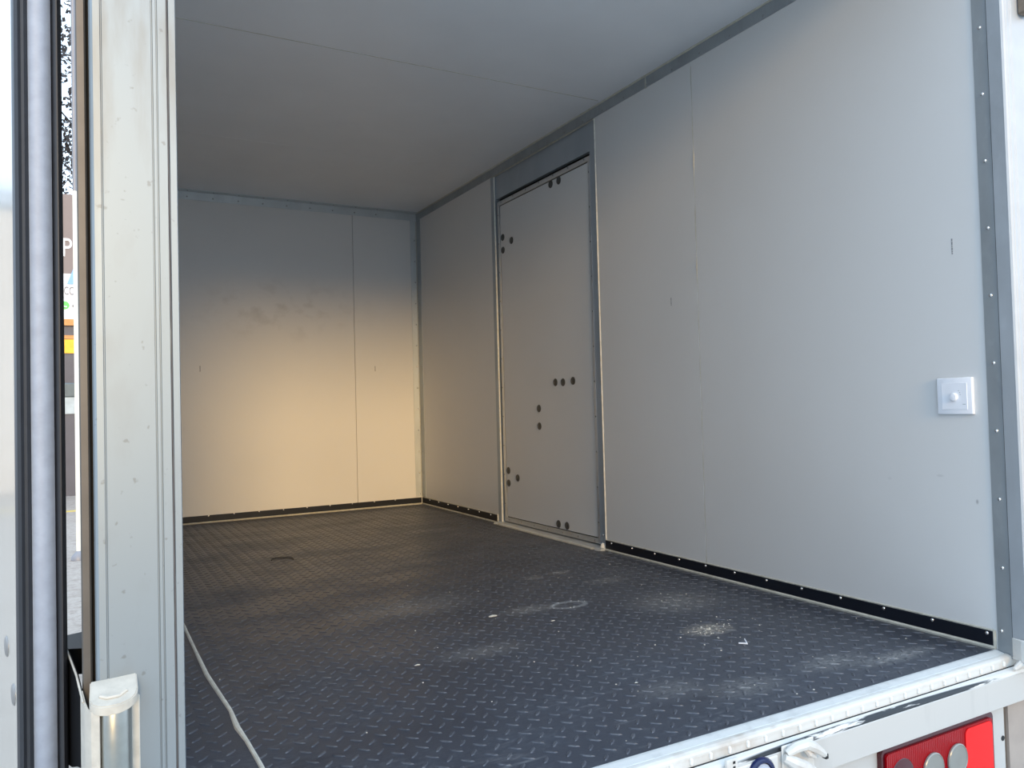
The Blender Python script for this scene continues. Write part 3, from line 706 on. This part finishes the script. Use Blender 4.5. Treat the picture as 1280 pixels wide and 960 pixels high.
# ------------------------------------------------------------------ outside: street seen through the gap behind the open door
structure(part('ground', BX(-40, 40, -40, 60, GROUND - 0.2, GROUND), 'ground'), 'pale paved yard and street around the truck', 'ground')
structure(part('bounce_apron', BX(-7, 6, -4.35, 0.6, GROUND, GROUND + 0.02), 'concrete'), 'unseen pale concrete apron added to bounce light onto the ceiling', 'bounce_apron')  # unseen slab, added to bounce light up to the ceiling
structure(part('road_line', BX(-9, 3, 12.6, 12.8, GROUND, GROUND + 0.004), 'yellow_line'), 'worn yellow line painted across the street', 'road line')

shop = tag(empty('shopfront', (-3, 16, GROUND)), 'dark shuttered shopfront with a brown and white fascia sign across the street', 'shop')
def spart(name, x0, x1, d, z0, z1, mat):
    o = part(name, BX(x0 + 3, x1 + 3, -d, 0.0, z0 - GROUND, z1 - GROUND), mat, shop); return o
part('facade', BX(-6, 6, 0.0, 4.0, 0.0, 4.6 - GROUND), 'render', shop)
fs = spart('fascia_sign', -2.03, 0.5, 0.10, 3.26, 4.76, 'sign_brown')
spart('sign_post', -2.075, -2.03, 0.12, 3.26, 4.76, 'pole_grey')
ws = spart('white_band', -2.06, 0.5, 0.09, 2.40, 3.26, 'sign_white')
spart('cornice_strip', -6, 3, 0.11, 2.28, 2.40, 'orange')
spart('shutter', -6, 3, 0.05, -0.74, 2.28, 'shutter')
spart('notice', -2.06, -1.70, 0.07, 1.76, 2.02, 'amber')
spart('notice', -2.06, -1.72, 0.07, 2.03, 2.10, 'orange')
for i in range(28):
    o = spart('shutter_slat', -6, -2.1, 0.065, -0.70 + i * 0.105, -0.62 + i * 0.105, 'shutter')
def letters(txt, size, x, d, z, mat, parent_part, name, sx=1.0):
    cu = bpy.data.curves.new(name, 'FONT'); cu.body = txt; cu.size = size; cu.extrude = 0.006
    cu.align_x = 'LEFT'
    ob = bpy.data.objects.new(name, cu); COL.objects.link(ob)
    dg = bpy.context.evaluated_depsgraph_get()
    me = bpy.data.meshes.new_from_object(ob.evaluated_get(dg))
    bpy.data.objects.remove(ob); bpy.data.curves.remove(cu)
    me.transform(Matrix.Translation((x + 3, -d, z - GROUND)) @ Matrix.Rotation(PI / 2, 4, 'X') @ Matrix.Diagonal((sx, 1, 1, 1)))
    me.materials.clear(); me.materials.append(M[mat])
    return link(name, me, parent_part)
letters('P', 0.50, -2.035, 0.105, 3.58, 'sign_white', fs, 'letter', 0.70)
letters('COM', 0.22, -2.005, 0.095, 2.86, 'sign_grey', ws, 'lettering', 0.55)
part('blue_triangle', MB().prism([(1.05, 3.06 - GROUND), (1.30, 3.06 - GROUND), (1.30, 3.75 - GROUND)], 'y', -0.106, -0.09), 'sign_blue', ws)
part('phone_badge', MB().lathe([(0.075, 0), (0.075, 0.01)], (1.01, -0.092, 2.66 - GROUND), (0, -1, 0), 20), 'sign_green', ws)
part('phone_handset', MB().tube([(0.98, -0.106, 2.70 - GROUND), (0.985, -0.106, 2.66 - GROUND), (1.01, -0.106, 2.63 - GROUND), (1.045, -0.106, 2.63 - GROUND)], [0.016, 0.010, 0.010, 0.016], 6), 'sign_white', ws)
part('print_dot', MB().lathe([(0.03, 0), (0.03, 0.01)], (1.16, -0.092, 2.65 - GROUND), (0, -1, 0), 12), 'sign_grey', ws)

bn = tag(empty('grey_bin', (-1.7, 15.6, GROUND)), 'grey bin with a pale band standing against the dark shopfront', 'bin')
part('body', MB().prism([(-0.36, 0.0), (0.36, 0.0), (0.40, 1.50), (-0.40, 1.50)], 'y', -0.25, 0.25), 'shutter', bn)
part('band', BX(-0.41, 0.41, -0.27, 0.27, 1.48, 1.78), 'bin_band', bn)
part('lid', BX(-0.42, 0.42, -0.29, 0.29, 1.78, 2.04, bev=0.02), 'bin_grey', bn)

pl = tag(empty('street_pole', (-1.787, 8.0, GROUND)), 'slim cream street pole standing in the yard behind the open door', 'pole')
part('lower_tube', MB().lathe([(0.022, 0.08), (0.022, 3.7)], (0, 0, 0), (0, 0, 1), 12), 'cream', pl, True)
part('upper_tube', MB().lathe([(0.020, 3.7), (0.020, 7.4)], (0.0, 0, 0), (0, 0, 1), 12), 'pole_grey', pl, True)
part('base', MB().lathe([(0.07, 0), (0.07, 0.03), (0.03, 0.08), (0.022, 0.09)], (0, 0, 0), (0, 0, 1), 12), 'pole_grey', pl, True)

def tree(x, y, h, label):
    t = tag(empty('street_tree', (x, y, GROUND)), label, 'tree', None)
    tr = MB(); tips = []
    def grow(p, d, ln, r, lv):
        pts = [p]; q = p.copy()
        for k in range(4):
            d = (d + Vector((random.gauss(0, .12), random.gauss(0, .12), random.gauss(0.03, .08)))).normalized()
            q = q + d * ln / 4; pts.append(q.copy())
        tr.tube(pts, [r * (1 - 0.14 * k) for k in range(5)], 5 if lv else 8)
        if lv >= 4: tips.append(q); return
        for k in range(3 if lv else 5):
            ax = Vector((random.gauss(0, 1), random.gauss(0, 1), random.gauss(0, 0.5))).normalized()
            nd = (d * 0.75 + ax * 0.65 + Vector((0, 0, 0.15))).normalized()
            grow(pts[random.choice((2, 3, 4))], nd, ln * random.uniform(0.6, 0.8), r * 0.5, lv + 1)
    grow(Vector((0, 0, 0)), Vector((0, 0, 1)), h * 0.42, h * 0.02, 0)
    part('trunk', tr, 'bark', t)
    V, F = [], []
    for p in tips:
        for k in range(60):
            c = p + Vector((random.gauss(0, .38), random.gauss(0, .38), random.gauss(0, .38)))
            a = Vector((random.gauss(0, 1), random.gauss(0, 1), random.gauss(0, 1))).normalized() * random.uniform(0.05, 0.09)
            b2 = a.orthogonal() * 0.6
            n = len(V); V += [c - a, c + b2, c + a, c - b2]; F.append((n, n + 1, n + 2, n + 3))
    me = bpy.data.meshes.new('foliage'); me.from_pydata([tuple(v) for v in V], [], F); me.materials.append(M['leaf'])
    f = link('foliage', me, t); f['kind'] = 'stuff'
    return t
tree(-1.2, 25.0, 11.5, 'sparse dark tree rising behind the shopfront sign, nearest the gap')
tree(-12.5, 27.0, 10.0, 'sparse dark tree farther left behind the shopfront')

# unseen wall, added to keep the low sun off the foot of the opening
structure(part('sun_block_wall', BX(-9, 7, -4.6, -4.35, GROUND, 1.0), 'render'), 'unseen rendered wall added behind the camera to block the low sun', 'wall')
